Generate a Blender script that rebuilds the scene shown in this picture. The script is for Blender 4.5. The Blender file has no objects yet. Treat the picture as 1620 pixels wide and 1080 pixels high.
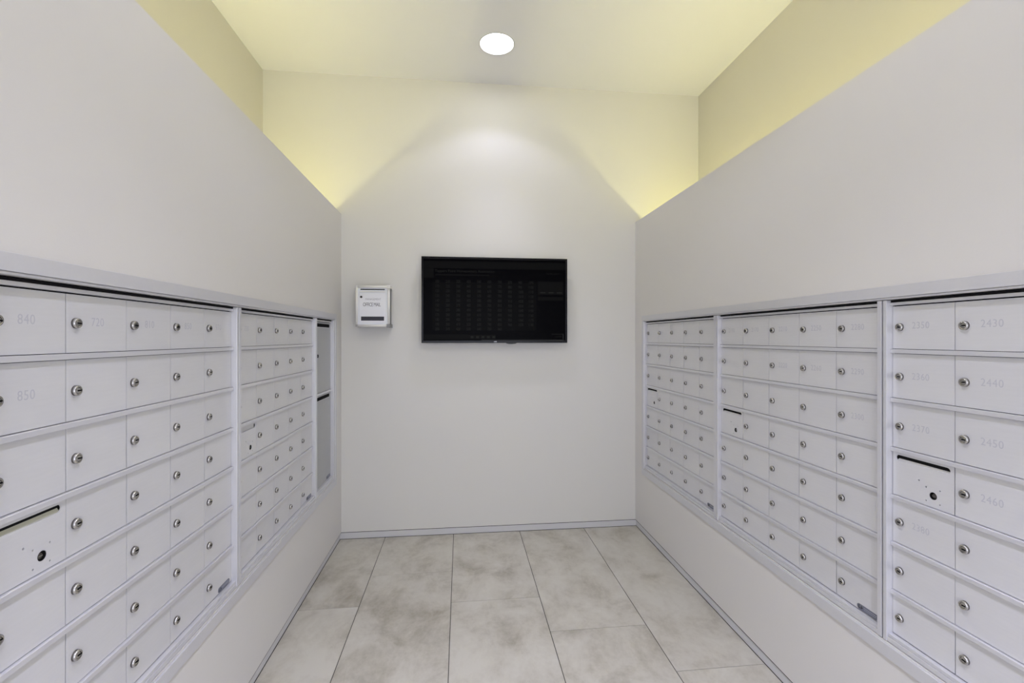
import bpy, bmesh, math, random
from mathutils import Vector, Matrix
random.seed(7)
C = bpy.context.scene.collection
S = bpy.context.scene
PI = math.pi

# ------------------------------------------------------------------ key dimensions (metres)
XL, XR, B = -0.7676, 1.2011, 3.0765          # faces of the mailbox walls and of the back wall
ZT, ZC = 2.0995, 2.9982                      # top of the low walls, ceiling
XLL, XRR = -1.2477, 1.6607                   # upper side walls
REAR = -1.7
HC = 1.30

# ------------------------------------------------------------------ camera
cam = bpy.data.cameras.new('camera'); camo = bpy.data.objects.new('camera', cam); C.objects.link(camo)
camo.location = (0, 0, HC)
camo.rotation_euler = (PI / 2, 0, -0.1105)
cam.sensor_width = 36.0
cam.lens = 36.0 * 728.8 / 1620.0
cam.shift_y = -5.7 / 1620.0
cam.clip_start = 0.02
S.camera = camo

# ------------------------------------------------------------------ world, exposure
w = bpy.data.worlds.new('world'); S.world = w; w.use_nodes = True
bg = w.node_tree.nodes['Background']
bg.inputs[0].default_value = (0.95, 0.98, 1.12, 1); bg.inputs[1].default_value = 2.35
S.view_settings.view_transform = 'Standard'
S.view_settings.look = 'None'
S.view_settings.gamma = 1.0
S.view_settings.exposure = 0.08
S.view_settings.use_curve_mapping = False

DOWN_COL = (0.94, 0.95, 1.32)
DOWN_COL_N = (0.96, 0.96, 1.22)
SPOT_N = (72, 84, 95)
SPOT = (119, 122, 112)      # spread of the outer cone of the three lights, degrees
DOWN_W = (8.5, 20.0, 55.0)   # outer cone of each ceiling light, the last an added fill
DOWN_N = (34.0, 75.0, 180.0)   # inner cone
LENS_E = 14.0
COVE_COL = (1.0, 0.925, 0.40)
COVE_E = 20.0

# ------------------------------------------------------------------ materials
def mat(name, col, rough=0.5, metal=0.0, spec=0.5, em=None, es=0.0):
    m = bpy.data.materials.new(name); m.use_nodes = True
    b = m.node_tree.nodes['Principled BSDF']
    b.inputs['Base Color'].default_value = (*col, 1); b.inputs['Roughness'].default_value = rough
    b.inputs['Metallic'].default_value = metal; b.inputs['Specular IOR Level'].default_value = spec
    if em: b.inputs['Emission Color'].default_value = (*em, 1); b.inputs['Emission Strength'].default_value = es
    return m
def nodes(m): return m.node_tree.nodes, m.node_tree.links, m.node_tree.nodes['Principled BSDF']

def paint(name, col):
    m = mat(name, col, 0.55, 0, 0.35); N, L, b = nodes(m)
    tc = N.new('ShaderNodeTexCoord'); n = N.new('ShaderNodeTexNoise'); n.inputs['Scale'].default_value = 260; n.inputs['Detail'].default_value = 3
    bp = N.new('ShaderNodeBump'); bp.inputs['Strength'].default_value = 0.06; bp.inputs['Distance'].default_value = 0.002
    L.new(tc.outputs['Object'], n.inputs['Vector']); L.new(n.outputs['Fac'], bp.inputs['Height']); L.new(bp.outputs[0], b.inputs['Normal'])
    return m
M_wall = paint('wall_paint', (0.755, 0.745, 0.712))
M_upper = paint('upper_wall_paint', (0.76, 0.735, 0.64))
M_lowwall = paint('low_wall_paint', (0.73, 0.714, 0.69))
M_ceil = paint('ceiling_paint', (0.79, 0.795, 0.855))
M_base = mat('baseboard_paint', (0.66, 0.66, 0.67), 0.45)
M_gapshade = mat('gap_shade', (0.012, 0.012, 0.012), 0.9, 0, 0.1)  # flat black standing in for the shade inside gaps and reveals

def alum(name, col, rough, metal, streak=0.035):
    m = mat(name, col, rough, metal, 0.5); N, L, b = nodes(m)
    tc = N.new('ShaderNodeTexCoord'); mp = N.new('ShaderNodeMapping'); mp.inputs['Scale'].default_value = (5, 60, 60)
    n = N.new('ShaderNodeTexNoise'); n.inputs['Scale'].default_value = 3; n.inputs['Detail'].default_value = 5
    r = N.new('ShaderNodeMix'); r.data_type = 'RGBA'
    oi = N.new('ShaderNodeObjectInfo'); ma = N.new('ShaderNodeMath'); ma.operation = 'MULTIPLY_ADD'; ma.inputs[1].default_value = 0.35
    L.new(tc.outputs['Object'], mp.inputs[0]); L.new(mp.outputs[0], n.inputs['Vector'])
    L.new(oi.outputs['Random'], ma.inputs[0]); L.new(n.outputs['Fac'], ma.inputs[2]); L.new(ma.outputs[0], r.inputs['Factor'])
    r.inputs['A'].default_value = (*[c * (1 - streak) for c in col], 1); r.inputs['B'].default_value = (*[min(1, c * (1 + streak)) for c in col], 1)
    L.new(r.outputs['Result'], b.inputs['Base Color'])
    return m
M_door = alum('door_aluminium', (0.685, 0.685, 0.695), 0.42, 0.15)
M_frame = alum('frame_aluminium', (0.70, 0.70, 0.725), 0.33, 0.35, 0.02)
M_flange = alum('flange_aluminium', (0.66, 0.66, 0.68), 0.40, 0.2, 0.02)
M_parcel = alum('parcel_door_aluminium', (0.46, 0.47, 0.475), 0.45, 0.35)
M_body = mat('cabinet_sheet', (0.25, 0.25, 0.25), 0.6, 0.5)
M_chrome = mat('chrome', (0.50, 0.49, 0.47), 0.24, 1.0)
M_chrome2 = mat('dark_shade_chrome', (0.16, 0.15, 0.14), 0.3, 1.0)  # darker metal; paints the shadow side of the lock rims
M_hole = mat('key_slot', (0.004, 0.004, 0.004), 0.8, 0, 0.1)
M_num = mat('stamped_number', (0.56, 0.565, 0.605), 0.6, 0.15)
M_cream = mat('cream_chute', (0.50, 0.50, 0.40), 0.5)
M_tag = mat('tag_blue_grey', (0.16, 0.17, 0.21), 0.4)
M_tagink = mat('tag_black', (0.008, 0.008, 0.012), 0.4)
M_taglt = mat('tag_light', (0.42, 0.43, 0.47), 0.4)
M_bezel = mat('tv_bezel', (0.002, 0.002, 0.004), 0.18, 0, 0.25)
M_tvback = mat('tv_back', (0.02, 0.02, 0.02), 0.6)
M_screen = mat('tv_screen', (0.001, 0.001, 0.0015), 0.25, 0, 0.03, (0.5, 0.5, 0.8), 0.0003)
M_ui1 = mat('tv_panel', (0.001, 0.001, 0.001), 0.25, 0, 0.02, (0.9, 0.92, 0.95), 0.0042)
M_ui2 = mat('tv_text', (0.001, 0.001, 0.001), 0.25, 0, 0.03, (0.9, 0.92, 0.85), 0.013)
M_ui3 = mat('tv_text_bright', (0.001, 0.001, 0.001), 0.25, 0, 0.03, (0.95, 0.95, 1.0), 0.055)
M_silver = mat('silver_badge', (0.6, 0.6, 0.62), 0.3, 0.8)
M_boxframe = mat('box_frame', (0.86, 0.85, 0.80), 0.35, 0.1)
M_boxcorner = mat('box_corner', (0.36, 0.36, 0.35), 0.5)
M_boxplate = mat('box_plate', (0.82, 0.84, 0.88), 0.4, 0.0)
M_boxpaper = mat('box_paper', (0.88, 0.89, 0.93), 0.6)
M_boxside = mat('box_side', (0.22, 0.22, 0.21), 0.5, 0.3)
M_ink = mat('box_ink', (0.10, 0.10, 0.12), 0.6)
M_inkfaint = mat('box_ink_faint', (0.42, 0.42, 0.46), 0.6)
M_inkbar = mat('box_window', (0.025, 0.025, 0.035), 0.3)
M_lens = mat('lamp_lens', (0.9, 0.9, 0.9), 0.4, 0, 0.5, (0.98, 0.98, 1.0), LENS_E)
M_ring = mat('lamp_ring', (0.62, 0.62, 0.60), 0.4)
M_tube = mat('cove_tube', (0.9, 0.9, 0.8), 0.4, 0, 0.5, COVE_COL, COVE_E)
M_white = mat('white_metal', (0.75, 0.75, 0.75), 0.4)

# porcelain tile: a concrete look, every tile with its own cloud pattern
M_tile = mat('concrete_tile', (0.45, 0.43, 0.40), 0.38, 0, 0.45)
N, L, b = nodes(M_tile)
tc = N.new('ShaderNodeTexCoord'); geo = N.new('ShaderNodeNewGeometry')
sc = N.new('ShaderNodeVectorMath'); sc.operation = 'SCALE'; sc.inputs[0].default_value = (31, 17, 11)
L.new(geo.outputs['Random Per Island'], sc.inputs['Scale'])
add = N.new('ShaderNodeVectorMath'); add.operation = 'ADD'
L.new(tc.outputs['Object'], add.inputs[0]); L.new(sc.outputs[0], add.inputs[1])
mp = N.new('ShaderNodeMapping'); mp.inputs['Scale'].default_value = (1.35, 1.0, 1)
L.new(add.outputs[0], mp.inputs[0])
n1 = N.new('ShaderNodeTexNoise'); n1.inputs['Scale'].default_value = 4.2; n1.inputs['Detail'].default_value = 9; n1.inputs['Roughness'].default_value = 0.62; n1.inputs['Distortion'].default_value = 0.35
n2 = N.new('ShaderNodeTexNoise'); n2.inputs['Scale'].default_value = 26; n2.inputs['Detail'].default_value = 6; n2.inputs['Roughness'].default_value = 0.7
n3 = N.new('ShaderNodeTexNoise'); n3.inputs['Scale'].default_value = 1.6; n3.inputs['Detail'].default_value = 3
for n in (n1, n2, n3): L.new(mp.outputs[0], n.inputs['Vector'])
cr = N.new('ShaderNodeValToRGB'); e = cr.color_ramp.elements
e[0].position = 0.24; e[0].color = (0.31, 0.275, 0.215, 1)
e[1].position = 0.66; e[1].color = (0.58, 0.56, 0.495, 1)
k = e.new(0.42); k.color = (0.45, 0.425, 0.36, 1)
k = e.new(0.52); k.color = (0.525, 0.50, 0.435, 1)
mm = N.new('ShaderNodeMath'); mm.operation = 'MULTIPLY_ADD'; mm.inputs[1].default_value = 0.30
s1 = N.new('ShaderNodeMath'); s1.operation = 'SUBTRACT'; s1.inputs[1].default_value = 0.15
L.new(n2.outputs['Fac'], mm.inputs[0]); L.new(n1.outputs['Fac'], s1.inputs[0]); L.new(s1.outputs[0], mm.inputs[2])
mm2 = N.new('ShaderNodeMath'); mm2.operation = 'MULTIPLY_ADD'; mm2.inputs[1].default_value = 0.25
s2 = N.new('ShaderNodeMath'); s2.operation = 'SUBTRACT'; s2.inputs[1].default_value = 0.105
L.new(mm.outputs[0], s2.inputs[0]); L.new(n3.outputs['Fac'], mm2.inputs[0]); L.new(s2.outputs[0], mm2.inputs[2])
tv_ = N.new('ShaderNodeMath'); tv_.operation = 'MULTIPLY_ADD'; tv_.inputs[1].default_value = 0.07
s3 = N.new('ShaderNodeMath'); s3.operation = 'SUBTRACT'; s3.inputs[1].default_value = 0.04
L.new(mm2.outputs[0], s3.inputs[0]); L.new(geo.outputs['Random Per Island'], tv_.inputs[0]); L.new(s3.outputs[0], tv_.inputs[2])
L.new(tv_.outputs[0], cr.inputs[0]); L.new(cr.outputs[0], b.inputs['Base Color'])
rr = N.new('ShaderNodeMapRange'); rr.inputs['To Min'].default_value = 0.30; rr.inputs['To Max'].default_value = 0.55
L.new(n2.outputs['Fac'], rr.inputs[0]); L.new(rr.outputs[0], b.inputs['Roughness'])
bp = N.new('ShaderNodeBump'); bp.inputs['Strength'].default_value = 0.12; bp.inputs['Distance'].default_value = 0.003
L.new(mm.outputs[0], bp.inputs['Height']); L.new(bp.outputs[0], b.inputs['Normal'])
M_grout = mat('grout', (0.07, 0.065, 0.055), 0.9)

# ------------------------------------------------------------------ helpers
class MB:
    def __init__(s): s.bm = bmesh.new(); s.mats = []
    def mi(s, m):
        if m not in s.mats: s.mats.append(m)
        return s.mats.index(m)
    def box(s, x0, x1, y0, y1, z0, z1, m, bev=0.0, seg=2):
        i = s.mi(m)
        r = bmesh.ops.create_cube(s.bm, size=1.0)
        vs = r['verts']
        for v in vs:
            v.co = Vector(((x0 + x1) / 2 + v.co.x * (x1 - x0), (y0 + y1) / 2 + v.co.y * (y1 - y0), (z0 + z1) / 2 + v.co.z * (z1 - z0)))
        fs = list({f for v in vs for f in v.link_faces})
        for f in fs: f.material_index = i
        if bev > 0:
            es = list({e for v in vs for e in v.link_edges})
            rb = bmesh.ops.bevel(s.bm, geom=es, offset=bev, segments=seg, affect='EDGES', profile=0.6)
            for f in rb['faces']: f.material_index = i
        return s
    def lathe(s, prof, m, n=28, axis='y', c=(0, 0, 0), mats=None):
        # prof: list of (radius, height); axis 'y': height runs along -y (towards the viewer of a wall thing)
        rings = []
        for r, h in prof:
            ring = []
            for k in range(n):
                a = 2 * PI * k / n
                if axis == 'y': p = (c[0] + r * math.cos(a), c[1] - h, c[2] + r * math.sin(a))
                else: p = (c[0] + r * math.cos(a), c[1] + r * math.sin(a), c[2] + h)
                ring.append(s.bm.verts.new(p))
            rings.append(ring)
        for j in range(len(rings) - 1):
            mm_ = mats[j] if mats else m
            for k in range(n):
                q = (rings[j][k], rings[j][(k + 1) % n], rings[j + 1][(k + 1) % n], rings[j + 1][k])
                f = s.bm.faces.new(q); f.material_index = s.mi(mm_); f.smooth = True
        f = s.bm.faces.new(rings[-1]); f.material_index = s.mi(mats[-1] if mats else m)
        return s
    def cyl(s, c, r, length, axis, m, n=20):
        i = s.mi(m)
        rot = {'x': Matrix.Rotation(PI / 2, 4, 'Y'), 'y': Matrix.Rotation(PI / 2, 4, 'X'), 'z': Matrix.Identity(4)}[axis]
        q = bmesh.ops.create_cone(s.bm, cap_ends=True, segments=n, radius1=r, radius2=r, depth=length, matrix=Matrix.Translation(c) @ rot)
        for f in {f for v in q['verts'] for f in v.link_faces}:
            f.material_index = i; f.smooth = len(f.verts) == 4
        return s
    def mesh(s, name):
        bmesh.ops.recalc_face_normals(s.bm, faces=s.bm.faces[:])
        me = bpy.data.meshes.new(name); s.bm.to_mesh(me); s.bm.free()
        for m in s.mats: me.materials.append(m)
        return me
    def build(s, name, parent=None, loc=(0, 0, 0)):
        o = bpy.data.objects.new(name, s.mesh(name)); C.objects.link(o); o.parent = parent; o.location = loc
        return o
def put(name, me, parent=None, loc=(0, 0, 0), rot=(0, 0, 0)):
    o = bpy.data.objects.new(name, me); C.objects.link(o); o.parent = parent; o.location = loc; o.rotation_euler = rot
    return o
def thing(name, label, cat, loc, rz=0, group=None):
    o = bpy.data.objects.new(name, None); C.objects.link(o); o.location = loc; o.rotation_euler = (0, 0, rz)
    o.empty_display_size = 0.05
    o['label'] = label; o['category'] = cat
    if group: o['group'] = group
    return o
def struct(o, label=None):
    o['kind'] = 'structure'
    if label: o['label'] = label
    return o
def text_mesh(txt, size, m, depth=0.0002, spacing=1.0, sx=1.0, line=1.0):
    cu = bpy.data.curves.new('text', 'FONT'); cu.body = txt; cu.size = size; cu.extrude = depth; cu.resolution_u = 3
    cu.space_character = spacing; cu.space_line = line; cu.align_x = 'LEFT'; cu.align_y = 'CENTER'
    ob = bpy.data.objects.new('text', cu)
    me = bpy.data.meshes.new_from_object(ob)
    bpy.data.objects.remove(ob); bpy.data.curves.remove(cu)
    for v in me.vertices:                       # stand the text up: x right, z up, facing -y
        x, y, z = v.co; v.co = (x * sx, -z, y)
    me.materials.clear(); me.materials.append(m)
    return me
def panel_mesh(w, h, holes, thick, m):
    """plate w x h in the xz plane with holes, front at y=0; holes: list of closed point lists"""
    cu = bpy.data.curves.new('plate', 'CURVE'); cu.dimensions = '2D'; cu.fill_mode = 'BOTH'; cu.extrude = thick / 2; cu.bevel_depth = 0
    for pts in [[(0, 0), (w, 0), (w, h), (0, h)]] + holes:
        sp = cu.splines.new('POLY'); sp.points.add(len(pts) - 1); sp.use_cyclic_u = True
        for p, q in zip(sp.points, pts): p.co = (q[0], q[1], 0, 1)
    ob = bpy.data.objects.new('plate', cu)
    me = bpy.data.meshes.new_from_object(ob)
    bpy.data.objects.remove(ob); bpy.data.curves.remove(cu)
    for v in me.vertices:
        x, y, z = v.co; v.co = (x, thick / 2 - z, y)
    me.materials.clear(); me.materials.append(m)
    return me
def circ(x, z, r, n=20): return [(x + r * math.cos(2 * PI * k / n), z + r * math.sin(2 * PI * k / n)) for k in range(n)]
def stadium(x0, x1, z0, z1, n=10):
    r = (z1 - z0) / 2; zc = (z0 + z1) / 2; p = []
    for k in range(n + 1): a = -PI / 2 + PI * k / n; p.append((x1 - r + r * math.cos(a), zc + r * math.sin(a)))
    for k in range(n + 1): a = PI / 2 + PI * k / n; p.append((x0 + r + r * math.cos(a), zc + r * math.sin(a)))
    return p

# ------------------------------------------------------------------ the room
Z0H, Z1H = 0.4385, 1.4080                       # opening for the mailboxes
def low_wall(name, side):
    m = MB()
    if side < 0: f, bk, up, ya, yb = XL, XL - 0.075, XLL, 0.832, 2.9115
    else: f, bk, up, ya, yb = XR, XR + 0.075, XRR, 0.334, 2.9335
    x0, x1 = min(f, bk), max(f, bk)
    m.box(x0, x1, REAR, B, 0.045, Z0H, M_lowwall)
    m.box(x0, x1, REAR, B, Z1H, ZT, M_lowwall)
    m.box(x0, x1, REAR, ya, Z0H, Z1H, M_lowwall)
    m.box(x0, x1, yb, B, Z0H, Z1H, M_lowwall)
    m.box(min(bk, up), max(bk, up), REAR, B, 1.70, 1.73, M_lowwall)     # floor of the cove behind the parapet
    m.box(min(bk, up), max(bk, up), REAR, REAR + 0.03, 0, 1.70, M_lowwall)
    return struct(m.build(name), 'low grey painted wall holding the row of recessed mailboxes, %s side' % ('left' if side < 0 else 'right'))
low_wall('wall_left', -1)
low_wall('wall_right', 1)
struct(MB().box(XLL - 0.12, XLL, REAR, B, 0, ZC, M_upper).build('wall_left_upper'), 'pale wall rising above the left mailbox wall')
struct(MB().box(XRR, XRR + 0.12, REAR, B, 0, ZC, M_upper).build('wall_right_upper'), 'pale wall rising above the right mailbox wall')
struct(MB().box(XL, XR, REAR, REAR + 0.05, 2.1, ZC, M_wall).box(XLL, XL, REAR, REAR + 0.05, ZT, ZC, M_wall).box(XR, XRR, REAR, REAR + 0.05, ZT, ZC, M_wall).build('wall_rear_added'), 'added unseen wall over the rear opening, keeping the incoming light low')  # unseen header wall, added so light from the rear enters low
struct(MB().box(XLL - 0.12, XRR + 0.12, B, B + 0.12, 0.045, ZC, M_wall).box(XLL - 0.12, XRR + 0.12, B + 0.004, B + 0.12, 0, 0.045, M_wall).build('wall_back'), 'pale back wall behind the television')

# ceiling with round openings for the recessed lights
LIGHTS = [(0.207, 2.66), (0.207, 0.92), (0.207, -0.85)]
R_OPEN = 0.098
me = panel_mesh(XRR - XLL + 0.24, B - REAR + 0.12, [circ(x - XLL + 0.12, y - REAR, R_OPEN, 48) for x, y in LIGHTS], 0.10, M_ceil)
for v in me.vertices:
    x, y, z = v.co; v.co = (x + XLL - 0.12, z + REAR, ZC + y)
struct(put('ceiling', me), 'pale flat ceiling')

# floor: grout bed and staggered tiles
fl = MB()
fl.box(XLL, XRR, REAR, B + 0.12, -0.03, -0.0015, M_grout)
g = 0.0017
JX = [-1.373, -0.931, -0.490, -0.048, 0.393, 0.835, 1.277, 1.72]
JY = [2.29, 2.296, 2.586, 2.284, 2.009, 1.715, 1.42]
Lt = 1.34
for i in range(7):
    xa, xb = max(JX[i], XLL), min(JX[i + 1], XRR)
    ys = [B + 0.002]; y = JY[i]
    while y > REAR: ys.append(y); y -= Lt
    ys.append(REAR)
    for a, c_ in zip(ys[:-1], ys[1:]):
        fl.box(xa + g, xb - g, c_ + g * 0.6, a - g * 0.6, -0.0014, 0.0, M_tile)
struct(fl.build('floor'), 'large staggered concrete-look floor tiles')

# baseboards, set back a little under the wall paint; black strips paint the reveal shade
BH = 0.0405
struct(MB().box(XL - 0.030, XL - 0.007, REAR, B + 0.002, 0.002, BH, M_base, 0.0008).box(XL - 0.030, XL - 0.0015, REAR, B + 0.002, BH, 0.0435, M_gapshade)
       .box(XL - 0.030, XL - 0.0052, REAR, B + 0.002, 0.0001, 0.0024, M_gapshade).build('baseboard_left'))
struct(MB().box(XR + 0.005, XR + 0.030, REAR, B + 0.002, 0.002, BH, M_base, 0.0008).box(XR + 0.0015, XR + 0.030, REAR, B + 0.002, BH, 0.0430, M_gapshade)
       .box(XR + 0.0034, XR + 0.030, REAR, B + 0.002, 0.0001, 0.0022, M_gapshade).build('baseboard_right'))
struct(MB().box(XL - 0.0068, XR + 0.0048, B + 0.0006, B + 0.0038, 0.002, BH + 0.001, M_base, 0.0004).box(XL - 0.005, XR + 0.004, B + 0.0006, B + 0.0038, BH + 0.0012, 0.0435, M_gapshade)
       .box(XL - 0.005, XR + 0.003, B - 0.0006, B + 0.0038, 0.0001, 0.0022, M_gapshade).build('baseboard_back'))

# ------------------------------------------------------------------ mailboxes
# every cabinet is built in its own frame: x to the right, y into the wall, z up; world height kept in z
ROWS = [1.3985, 1.2625, 1.1245, 0.9855, 0.8520, 0.7185, 0.5820, 0.4500]
RAILH = 0.0115
DY = 0.018                                        # door face behind the wall face

lock = MB()
lock.lathe([(0.0108, 0.0), (0.0108, 0.0035), (0.0100, 0.0062), (0.0088, 0.0072), (0.0066, 0.0072), (0.0062, 0.0060), (0.0058, 0.0060), (0.0054, 0.0066)], M_chrome,
           mats=[M_chrome2, M_chrome, M_chrome, M_chrome, M_chrome2, M_hole, M_chrome, M_chrome], n=30)
lock.box(-0.0024, 0.0070, -0.0074, -0.0060, -0.0014, 0.0014, M_hole)
ME_lock = lock.mesh('lock')
mlock = MB()
mlock.lathe([(0.0093, -0.003), (0.0093, -0.0005), (0.0080, -0.001), (0.0064, -0.004), (0.0058, -0.004), (0.0052, -0.0032)], M_hole,
            mats=[M_hole, M_hole, M_hole, M_hole, M_chrome2, M_chrome2], n=26)
mlock.box(-0.0045, 0.0045, 0.0024, 0.0034, -0.0010, 0.0006, M_chrome)
ME_mlock = mlock.mesh('master_lock')
dm = {}
def door_mesh(w, h):
    k = (round(w, 4), round(h, 4))
    if k not in dm: dm[k] = MB().box(0, w, 0, 0.003, 0, h, M_door, 0.0005, 2).mesh('door')
    return dm[k]
def tag_mesh():
    m = MB()
    # rounded plate with a dark emblem and a row of light strokes
    n = 8; w_, h_ = 0.074, 0.0165; pts = stadium(0, w_, 0, h_, n)
    for y, flip in ((0.0, False), (-0.0007, True)):
        vs = [m.bm.verts.new((x, y, z)) for x, z in pts]
        if y == 0: base = vs
        else: top = vs
    m.bm.faces.new(top).material_index = m.mi(M_tag)
    for k in range(len(pts)): m.bm.faces.new((base[k], base[(k + 1) % len(pts)], top[(k + 1) % len(pts)], top[k])).material_index = m.mi(M_tag)
    m.box(0.006, 0.0085, -0.0009, -0.0007, 0.003, 0.0135, M_tagink)
    m.box(0.0085, 0.013, -0.0009, -0.0007, 0.003, 0.0055, M_tagink)
    m.box(0.0145, 0.017, -0.0009, -0.0007, 0.003, 0.0125, M_tagink)
    m.box(0.017, 0.0205, -0.0009, -0.0007, 0.006, 0.0095, M_tagink)
    for k in range(9): m.box(0.025 + k * 0.0048, 0.0285 + k * 0.0048, -0.0008, -0.0007, 0.0095, 0.0115, M_taglt)
    for k in range(7): m.box(0.025 + k * 0.0060, 0.0295 + k * 0.0060, -0.0008, -0.0007, 0.0050, 0.0063, M_taglt)
    return m.mesh('name_tag')
ME_tag = tag_mesh()
nm = {}
def num_mesh(t):
    if t not in nm: nm[t] = text_mesh(t, 0.026, M_num, 0.00012, 1.08, 0.86)
    return nm[t]

def body_and_frame(root, x0, x1, xa, xb, rails):
    """x0..x1 outer cabinet, xa..xb clear width between the jambs"""
    zb, zt = 0.4410, 1.4000
    m = MB()
    m.box(x0, x1, 0.026, 0.40, zb, zt, M_body)
    m.box(xa + 0.0005, xb - 0.0005, 0.0245, 0.026, zb + 0.01, zt - 0.005, M_gapshade)  # black sheet behind the doors, painting the shade in their gaps
    m.build('cabinet_body', root)
    f = MB()
    f.box(x0, xa, -0.001, 0.0258, zb, 1.4065, M_frame, 0.0014)
    f.box(xb, x1, -0.001, 0.0258, zb, 1.4065, M_frame, 0.0014)
    f.box(xa, xb, 0.010, 0.0258, 1.3915, 1.3995, M_frame, 0.0010)
    f.box(xa, xb, 0.0125, 0.0258, 1.4000, 1.4055, M_gapshade)  # black filler for the shade in the gap over the top rail
    f.box(xa, xb, 0.004, 0.0258, 0.4545, 0.4635, M_frame, 0.0012)
    f.box(xa, xb, 0.0015, 0.0258, zb, 0.4540, M_frame, 0.0012)
    f.build('frame', root)
    for z in rails:
        r = MB(); r.box(xa, xb, 0.0105, 0.0240, z - RAILH / 2, z + RAILH / 2, M_frame, 0.0016, 3)
        r.build('divider_rail', root)

def cell_z(r):
    top = ROWS[r] - (RAILH / 2 if r else 0.0085); bot = ROWS[r + 1] + (RAILH / 2 if r < 6 else 0.0145)
    return bot + 0.0013, top - 0.0013

def cabinet(name, label, x0, x1, cols, numbers, rot, xw, chute, orig):
    """cols: boundaries in local x, measured from orig along the wall"""
    root = thing(name, label, 'mailbox', (xw, orig, 0), rot, 'mailbox cabinets set in the two side walls')
    xa, xb = cols[0], cols[-1]
    body_and_frame(root, x0, x1, xa, xb, ROWS[1:7])
    for r in range(7):
        z0, z1 = cell_z(r)
        for c_ in range(len(cols) - 1):
            gp = random.choice((0.0007, 0.0010, 0.0014))
            a, e_ = cols[c_] + gp, cols[c_ + 1] - gp
            w_, h_ = e_ - a, z1 - z0
            if r == 3 and c_ == 0:
                zr = ROWS[3]
                holes = [stadium(0.0095, 0.1545, zr - 0.0285 - z0, zr - 0.0130 - z0), circ(0.112, zr - 0.0965 - z0, 0.0097)]
                for u, v, rad in ((0.0935, -0.078, 0.0020), (0.129, -0.078, 0.0020), (0.0935, -0.1135, 0.0020), (0.129, -0.1135, 0.0020), (0.0745, -0.0665, 0.0022)):
                    holes.append(circ(u, zr + v - z0, rad, 12))
                me = panel_mesh(w_, h_, holes, 0.003, M_door)
                d = put('collection_door', me, root, (a, DY, z0))
                put('lock', ME_mlock, d, (0.112, 0, zr - 0.0965 - z0))
                ch = MB()
                if chute == 'closed': ch.box(0.006, 0.1505, 0.0048, 0.0058, zr - 0.031 - z0, zr - 0.011 - z0, M_flange)
                else:
                    zz = zr - 0.0285 - z0; hz = 0.0080 if chute == 'cream' else 0.0052
                    i = ch.mi(M_cream if chute == 'cream' else M_white)
                    vs = [ch.bm.verts.new(p) for p in ((0.010, 0.0031, zz), (0.154, 0.0031, zz), (0.152, 0.0062, zz + hz), (0.014, 0.0062, zz + hz))]
                    vs2 = [ch.bm.verts.new((p.co.x, p.co.y + 0.0004, p.co.z - 0.0006)) for p in vs]
                    for q in (vs, vs2[::-1]): ch.bm.faces.new(q).material_index = i
                    for k in range(4): ch.bm.faces.new((vs[k], vs[(k + 1) % 4], vs2[(k + 1) % 4], vs2[k])).material_index = i
                ch.build('slot_chute', d)
                continue
            d = put('door', door_mesh(w_, h_), root, (a, DY, z0))
            put('lock', ME_lock, d, (0.0170 if chute == 'closed' and c_ == 0 else 0.0220, 0, ROWS[r + 1] + 0.0675 - z0), (0, random.uniform(-0.12, 0.12), 0))
            t = numbers.get((r, c_))
            if t:
                ln = len(t) * 0.0155
                put('number', num_mesh(t), d, (0.086 - ln / 2 if len(t) < 4 else 0.056, -0.0001, ROWS[r + 1] + 0.0705 - z0))
    put('name_tag', ME_tag, root, (cols[-1] - 0.0875, DY, 0.4665 + 0.0005))
    return root

def loc_cols(ys, orig, side): return [(y - orig) * (1 if side < 0 else -1) for y in ys]
RL, RR = PI / 2, -PI / 2
# left wall (near to far)
ys = [0.849, 1.0145, 1.183, 1.349, 1.516, 1.683]
o = 0.835
cabinet('mailbox_cabinet', 'left wall mailbox cabinet nearest the viewer, top doors stamped 840 and 720', 0, 1.6975 - o, loc_cols(ys, o, -1),
        {(0, 0): '840', (0, 1): '720', (0, 2): '810', (0, 3): '850', (0, 4): '970', (1, 0): '850'}, RL, XL, 'cream', o)
ys = [1.715, 1.880, 2.046, 2.211, 2.377, 2.5445]; o = 1.7005
cabinet('mailbox_cabinet', 'left wall mailbox cabinet between the nearest one and the narrow parcel locker', 0, 2.5570 - o, loc_cols(ys, o, -1),
        {(0, 0): '730'}, RL, XL, 'closed', o)
# right wall (far to near)
ys = [2.9185, 2.750, 2.583, 2.416, 2.250, 2.083]; o = 2.9325
cabinet('mailbox_cabinet', 'farthest mailbox cabinet on the right wall, next to the back wall corner', 0, o - 2.0605, loc_cols(ys, o, 1), {}, RR, XR, 'white', o)
ys = [2.046, 1.879, 1.711, 1.546, 1.379, 1.212]; o = 2.0578
cabinet('mailbox_cabinet', 'middle mailbox cabinet of the right wall, seen whole between its two neighbours', 0, o - 1.1980, loc_cols(ys, o, 1),
        {(0, 0): '2190', (0, 1): '2170', (0, 2): '2210', (0, 3): '2250', (0, 4): '2280', (1, 2): '2220', (1, 3): '2260', (1, 4): '2290', (2, 4): '2300'}, RR, XR, 'white', o)
ys = [1.182, 1.0155, 0.849, 0.683, 0.517, 0.350]; o = 1.1930
cabinet('mailbox_cabinet', 'right wall mailbox cabinet nearest the viewer, doors stamped 2350 and 2360', 0, o - 0.336, loc_cols(ys, o, 1),
        {(0, 0): '2350', (1, 0): '2360', (2, 0): '2370', (4, 0): '2380', (0, 1): '2430', (1, 1): '2440', (2, 1): '2450', (3, 1): '2460'}, RR, XR, 'white', o)

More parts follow.
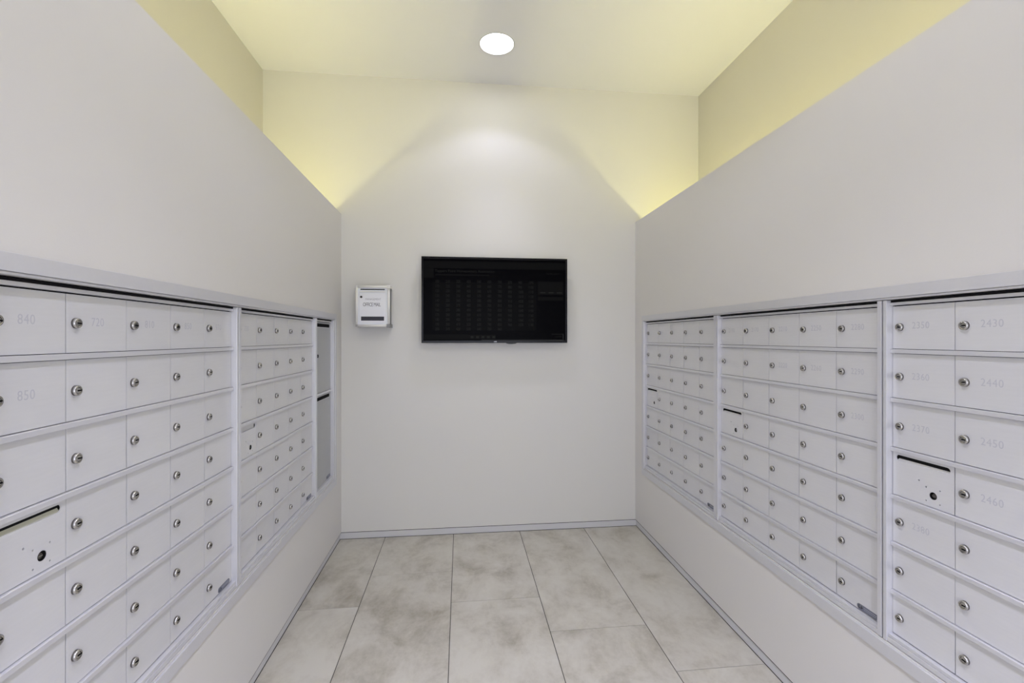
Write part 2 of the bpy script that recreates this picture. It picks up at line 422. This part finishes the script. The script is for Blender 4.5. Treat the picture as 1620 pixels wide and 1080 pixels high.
# narrow parcel locker, left wall by the back corner
o = 2.5590
root = thing('parcel_locker', 'narrow two-door parcel locker at the far end of the left mailbox wall', 'locker', (XL, o, 0), RL)
xa, xb = 2.5735 - o, 2.8955 - o
body_and_frame(root, 0, 2.9100 - o, xa, xb, [ROWS[3]])
for (z0, z1) in ((ROWS[3] + RAILH / 2 + 0.001, 1.3895), (0.4648, ROWS[3] - RAILH / 2 - 0.001)):
    w_ = xb - xa - 0.0016
    d = put('parcel_door', MB().box(0, w_, 0, 0.003, 0, z1 - z0, M_parcel, 0.0006).mesh('parcel_door'), root, (xa + 0.0008, DY, z0))
    MB().box(0.012, w_ - 0.028, -0.0022, 0.0004, z1 - z0 - 0.031, z1 - z0 - 0.0065, M_frame, 0.0006).box(0.020, w_ - 0.033, -0.0026, -0.0022, z1 - z0 - 0.0285, z1 - z0 - 0.009, M_hole).build('mail_slot', d)
    if z0 > 0.9:
        put('lock', ME_mlock, d, (0.068, -0.0035, 1.199 - z0))
        
put('name_tag', ME_tag, root, (xb - 0.084, DY, 0.4690))

# flanges round the openings
def flange(name, side, ya, yb, label):
    """ya..yb the inner edge of the trim along the wall"""
    s_ = -side
    f = XL if side < 0 else XR
    def bx(m, d0, d1, y0, y1, z0, z1, mt, bev):                    # d measured from the wall face into the room
        xa_, xb_ = f + s_ * d0, f + s_ * d1
        m.box(min(xa_, xb_), max(xa_, xb_), y0, y1, z0, z1, mt, bev)
    m = MB()
    wt, wb, ws = 0.0325, 0.0370, 0.0250
    zi0, zi1 = 0.4345, 1.4135
    p, q = 0.0002, 0.0065
    bx(m, p, q, ya - ws, yb + ws, zi1, zi1 + wt, M_flange, 0.0012)
    bx(m, p, q, ya - ws, yb + ws, zi0 - wb, zi0, M_flange, 0.0012)
    bx(m, p, q, ya - ws, ya, zi0 + 0.0001, zi1 - 0.0001, M_flange, 0.0012)
    bx(m, p, q, yb, yb + ws, zi0 + 0.0001, zi1 - 0.0001, M_flange, 0.0012)
    # inner lip
    bx(m, p, 0.0040, ya + 0.0008, yb - 0.0008, 1.4083, zi1 - 0.0008, M_frame, 0.0008)
    o_ = m.build(name)
    return struct(o_, label)
flange('trim_1', -1, 0.8290, 2.9160, 'satin aluminium trim band framing the left mailboxes')
flange('trim_2', 1, 0.3300, 2.9240, 'satin aluminium trim band framing the right mailboxes')

# ------------------------------------------------------------------ television on the back wall
TX0, TX1, TZ0, TZ1 = -0.2530, 0.7060, 1.2670, 1.8265
TY = B - 0.062
tv = thing('television', 'black flat-screen television hung on the back wall, dim notice screen', 'television', ((TX0 + TX1) / 2, TY, TZ0))
W_, H_ = TX1 - TX0, TZ1 - TZ0
m = MB()
bz = 0.013
m.box(-W_ / 2, W_ / 2, 0, 0.010, H_ - bz, H_, M_bezel, 0.002); m.box(-W_ / 2, W_ / 2, 0, 0.010, 0, 0.016, M_bezel, 0.002)
m.box(-W_ / 2, -W_ / 2 + bz, 0, 0.010, 0.0155, H_ - bz + 0.0005, M_bezel, 0.002); m.box(W_ / 2 - bz, W_ / 2, 0, 0.010, 0.0155, H_ - bz + 0.0005, M_bezel, 0.002)
m.build('bezel', tv)
MB().box(-W_ / 2 + 0.004, W_ / 2 - 0.004, 0.010, 0.028, 0.004, H_ - 0.004, M_tvback, 0.003).box(-0.30, 0.30, 0.0275, 0.046, 0.06, 0.36, M_tvback, 0.006).build('back_shell', tv)
MB().box(-0.20, 0.20, 0.0462, 0.0615, 0.12, 0.32, M_tvback, 0.002).build('wall_mount', tv)
sw, sh = W_ - 2 * bz, H_ - bz - 0.016
scr = MB().box(-sw / 2, sw / 2, 0.0022, 0.0095, 0.016, 0.016 + sh, M_screen).build('screen', tv)
# faint picture on the screen: header, logo, number columns, side panel, task bar
ui = MB(); YF, YB_ = 0.0018, 0.0022
def ur(x0, x1, z0, z1, mt, lift=0.0): ui.box(-sw / 2 + x0 * sw, -sw / 2 + x1 * sw, YF - lift, YB_, 0.016 + (1 - z1) * sh, 0.016 + (1 - z0) * sh, mt)
ur(0.0, 1.0, 0.03, 0.115, M_ui1); ur(0.0, 0.070, 0.118, 0.235, M_ui1)
ur(0.06, 0.79, 0.285, 0.875, mat('tv_panel_dark', (0.001,) * 3, 0.25, 0, 0.03, (0.85, 0.9, 1.0), 0.0016))
ur(0.08, 0.455, 0.188, 0.205, M_ui1, 0.0001)
ur(0.80, 0.985, 0.265, 0.43, M_ui1); ur(0.80, 0.985, 0.455, 0.50, M_ui1)
for k in range(3): ur(0.812 + k * 0.06, 0.860 + k * 0.06, 0.32, 0.38, M_ui1, 0.0002); ur(0.818 + k * 0.06, 0.855 + k * 0.06, 0.395, 0.41, M_ui2, 0.0003)
ur(0.0, 0.31, 0.925, 0.985, M_ui1); ur(0.31, 0.50, 0.93, 0.985, M_ui1)
for k in range(5): ur(0.325 + k * 0.038, 0.345 + k * 0.038, 0.945, 0.972, M_ui2, 0.0002)
ur(0.90, 0.985, 0.918, 0.924, M_ui2); ur(0.983, 0.985, 0.918, 0.985, M_ui3); ur(0.40, 0.99, 0.994, 0.998, M_ui3)
ui.build('screen_picture', scr)
def on_screen(t, u, v, size, mt, sx=1.0, line=1.0):
    put('screen_text', text_mesh(t, size, mt, 0.0001, 1.0, sx, line), scr, (-sw / 2 + u * sw, 0.0018, 0.016 + (1 - v) * sh))
on_screen('Tappers Point Homeowners Association', 0.078, 0.150, 0.0235, M_ui2)
on_screen('Thursday, June 13', 0.86, 0.165, 0.013, M_ui2, 0.95)
on_screen('12:24 PM', 0.92, 0.955, 0.013, M_ui2)
cols_txt = []
for c_ in range(10):
    lines = []
    nrow = 11 if c_ < 7 else 10
    for r in range(nrow): lines.append('%d' % (100 + c_ * 110 + r * 10)); 
    cu_t = '\n'.join(lines)
    on_screen(cu_t, 0.080 + c_ * 0.0725, 0.570 if c_ < 7 else 0.545, 0.0262, M_ui2, 0.66, 1.18)
# badge and receiver
put('badge', text_mesh('HNS', 0.0085, M_silver, 0.0003, 1.05, 1.1), tv, (-0.011, -0.0004, 0.0080))
m = MB(); n = 14
pts = [(0.104 + 0.036 * math.cos(PI + PI * k / n), -0.0005 + 0.0065 * math.sin(PI + PI * k / n)) for k in range(n + 1)]
va = [m.bm.verts.new((x, 0.001, z)) for x, z in pts]; vb = [m.bm.verts.new((x, 0.009, z)) for x, z in pts]
i = m.mi(M_bezel)
m.bm.faces.new(va).material_index = i; m.bm.faces.new(vb[::-1]).material_index = i
for k in range(n + 1): m.bm.faces.new((va[k], va[(k + 1) % (n + 1)], vb[(k + 1) % (n + 1)], vb[k])).material_index = i
m.build('remote_receiver', tv)

# ------------------------------------------------------------------ office mail drop box on the back wall
bx0, bx1, bz0, bz1 = -0.6562, -0.4462, 1.3700, 1.6280
BD = 0.108
db = thing('drop_box', 'small pale wall-mounted drop box reading OFFICE MAIL, left of the television', 'mail drop box', ((bx0 + bx1) / 2, B, bz0))
w2, h2 = (bx1 - bx0) / 2, bz1 - bz0
MB().box(-w2 + 0.004, w2 - 0.004, -BD + 0.012, -0.0005, 0.004, h2 - 0.004, M_boxside, 0.004).build('case', db)
m = MB(); fr = 0.0135
m.cyl((0, -BD + 0.009, h2 - fr / 2), fr / 2 + 0.001, 2 * w2 - 0.014, 'x', M_boxframe); m.cyl((0, -BD + 0.009, fr / 2), fr / 2 + 0.001, 2 * w2 - 0.014, 'x', M_boxframe)
m.cyl((-w2 + fr / 2, -BD + 0.009, h2 / 2), fr / 2 + 0.001, h2 - 0.014, 'z', M_boxframe); m.cyl((w2 - fr / 2, -BD + 0.009, h2 / 2), fr / 2 + 0.001, h2 - 0.014, 'z', M_boxframe)
m.build('front_frame', db)
for sx in (-1, 1):
    for z in (fr / 2, h2 - fr / 2):
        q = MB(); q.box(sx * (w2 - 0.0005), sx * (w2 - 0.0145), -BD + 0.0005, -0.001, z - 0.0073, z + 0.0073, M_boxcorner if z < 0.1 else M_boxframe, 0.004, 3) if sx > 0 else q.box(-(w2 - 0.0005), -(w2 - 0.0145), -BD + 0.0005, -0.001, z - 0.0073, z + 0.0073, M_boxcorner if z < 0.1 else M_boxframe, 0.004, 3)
        q.build('corner_rail', db)
MB().box(-w2 + fr, w2 - fr, -BD + 0.008, -BD + 0.0125, fr, h2 - fr, M_boxplate, 0.001).build('front_plate', db)
MB().box(-w2 + 0.030, w2 - 0.031, -BD + 0.0066, -BD + 0.0081, h2 - 0.0265, h2 - 0.0205, M_hole).build('mail_slot', db)
m = MB()
i = m.mi(M_boxplate); n = 12
for k in range(n):
    pass
m.box(-w2 + 0.026, w2 - 0.026, -BD + 0.0012, -BD + 0.0082, h2 - 0.0405, h2 - 0.0350, M_boxframe, 0.0022)
m.box(-w2 + 0.030, w2 - 0.030, -BD + 0.0030, -BD + 0.0082, h2 - 0.0350, h2 - 0.0275, M_boxplate, 0.0015)
m.build('slot_lip', db)
pp = MB().box(-w2 + 0.026, w2 - 0.027, -BD + 0.0072, -BD + 0.0081, 0.026, h2 - 0.047, M_boxpaper).build('notice', db)
put('lettering', text_mesh('MANAGEMENT', 0.0175, M_inkfaint, 0.0001, 1.0, 0.80), pp, (-0.045, -BD + 0.0070, 0.1725))
put('lettering', text_mesh('OFFICE MAIL', 0.0330, M_ink, 0.0001, 0.92, 0.62), pp, (-0.060, -BD + 0.0070, 0.1385))
MB().box(-0.071, 0.070, -BD + 0.0064, -BD + 0.0072, 0.0385, 0.0640, M_inkbar).build('view_window', db)
m = MB().lathe([(0.0075, 0), (0.0075, 0.004), (0.006, 0.0055), (0.0035, 0.0055), (0.0033, 0.0045)], M_chrome2, n=20, mats=[M_chrome2, M_chrome2, M_chrome2, M_hole, M_hole])
m.build('lock', db, (-0.0695, -BD + 0.0072, 0.1870))

# ------------------------------------------------------------------ recessed ceiling lights, and an added fill behind the viewer
def downlight(x, y, label, watts, spread, inner, cone):
    t = thing('recessed_light', label, 'ceiling light', (x, y, ZC), 0, 'round recessed ceiling lights')
    m = MB()
    m.lathe([(R_OPEN - 0.0012, -0.0005), (R_OPEN + 0.004, -0.0022), (R_OPEN + 0.006, 0.0)], M_ring, n=56, axis='z')
    m.bm.faces.ensure_lookup_table(); m.bm.faces.remove(m.bm.faces[-1])
    r_ = m.build('trim_ring', t)
    m = MB()
    m.lathe([(R_OPEN - 0.0012, 0.0), (R_OPEN - 0.004, 0.006)], M_white, n=56, axis='z')
    m.bm.faces.ensure_lookup_table(); m.bm.faces.remove(m.bm.faces[-1])
    m.build('baffle', t)
    m = MB(); m.cyl((0, 0, 0.0095), R_OPEN - 0.004, 0.006, 'z', M_lens, 56); m.build('lens', t)
    l = bpy.data.lights.new('bulb', 'SPOT'); l.energy = watts; l.color = DOWN_COL; l.spot_size = math.radians(spread); l.spot_blend = 0.35; l.shadow_soft_size = 0.06
    lo = bpy.data.objects.new('bulb', l); C.objects.link(lo); lo.parent = t; lo.location = (0, 0, 0.003)
    l = bpy.data.lights.new('reflector_bulb', 'SPOT'); l.energy = inner; l.color = DOWN_COL_N; l.spot_size = math.radians(cone); l.spot_blend = 0.35 if y < 0 else 0.9; l.shadow_soft_size = 0.06
    lo = bpy.data.objects.new('reflector_bulb', l); C.objects.link(lo); lo.parent = t; lo.location = (0, 0, 0.002)
    return t
downlight(*LIGHTS[0], 'round glowing recessed light in the ceiling above the television', DOWN_W[0], SPOT[0], DOWN_N[0], SPOT_N[0])
downlight(*LIGHTS[1], 'round recessed ceiling light over the middle of the room, nearer the viewer', DOWN_W[1], SPOT[1], DOWN_N[1], SPOT_N[1])
downlight(*LIGHTS[2], 'added unseen fill light in the ceiling behind the viewer', DOWN_W[2], SPOT[2], DOWN_N[2], SPOT_N[2])  # unseen lamp, added to brighten the room from behind the camera

# ------------------------------------------------------------------ warm cove lights lying behind the low walls
def cove(x, y0, y1, side, first):
    t = thing('cove_light', 'warm linear cove light hidden behind the low %s wall, %s' % (side, first), 'cove light', (x, (y0 + y1) / 2, 1.7305), 0, 'linear lights behind the low walls')
    h = (y1 - y0) / 2
    MB().box(-0.03, 0.03, -h, h, 0, 0.045, M_white, 0.003).build('housing', t)
    MB().cyl((0, 0, 0.085), 0.016, 2 * h - 0.05, 'y', M_tube, 16).build('tube', t)
    MB().box(-0.012, 0.012, -h, -h + 0.025, 0.044, 0.108, M_white).build('socket', t)
    MB().box(-0.012, 0.012, h - 0.025, h, 0.044, 0.108, M_white).build('socket', t)
for side, x in (('left', -1.14), ('right', 1.56)):
    for y0, y1, nme in ((1.84, 3.02, 'by the back wall'), (0.62, 1.80, 'in the middle of the run'), (-0.60, 0.58, 'nearest the entrance')):
        cove(x, y0, y1, side, nme)
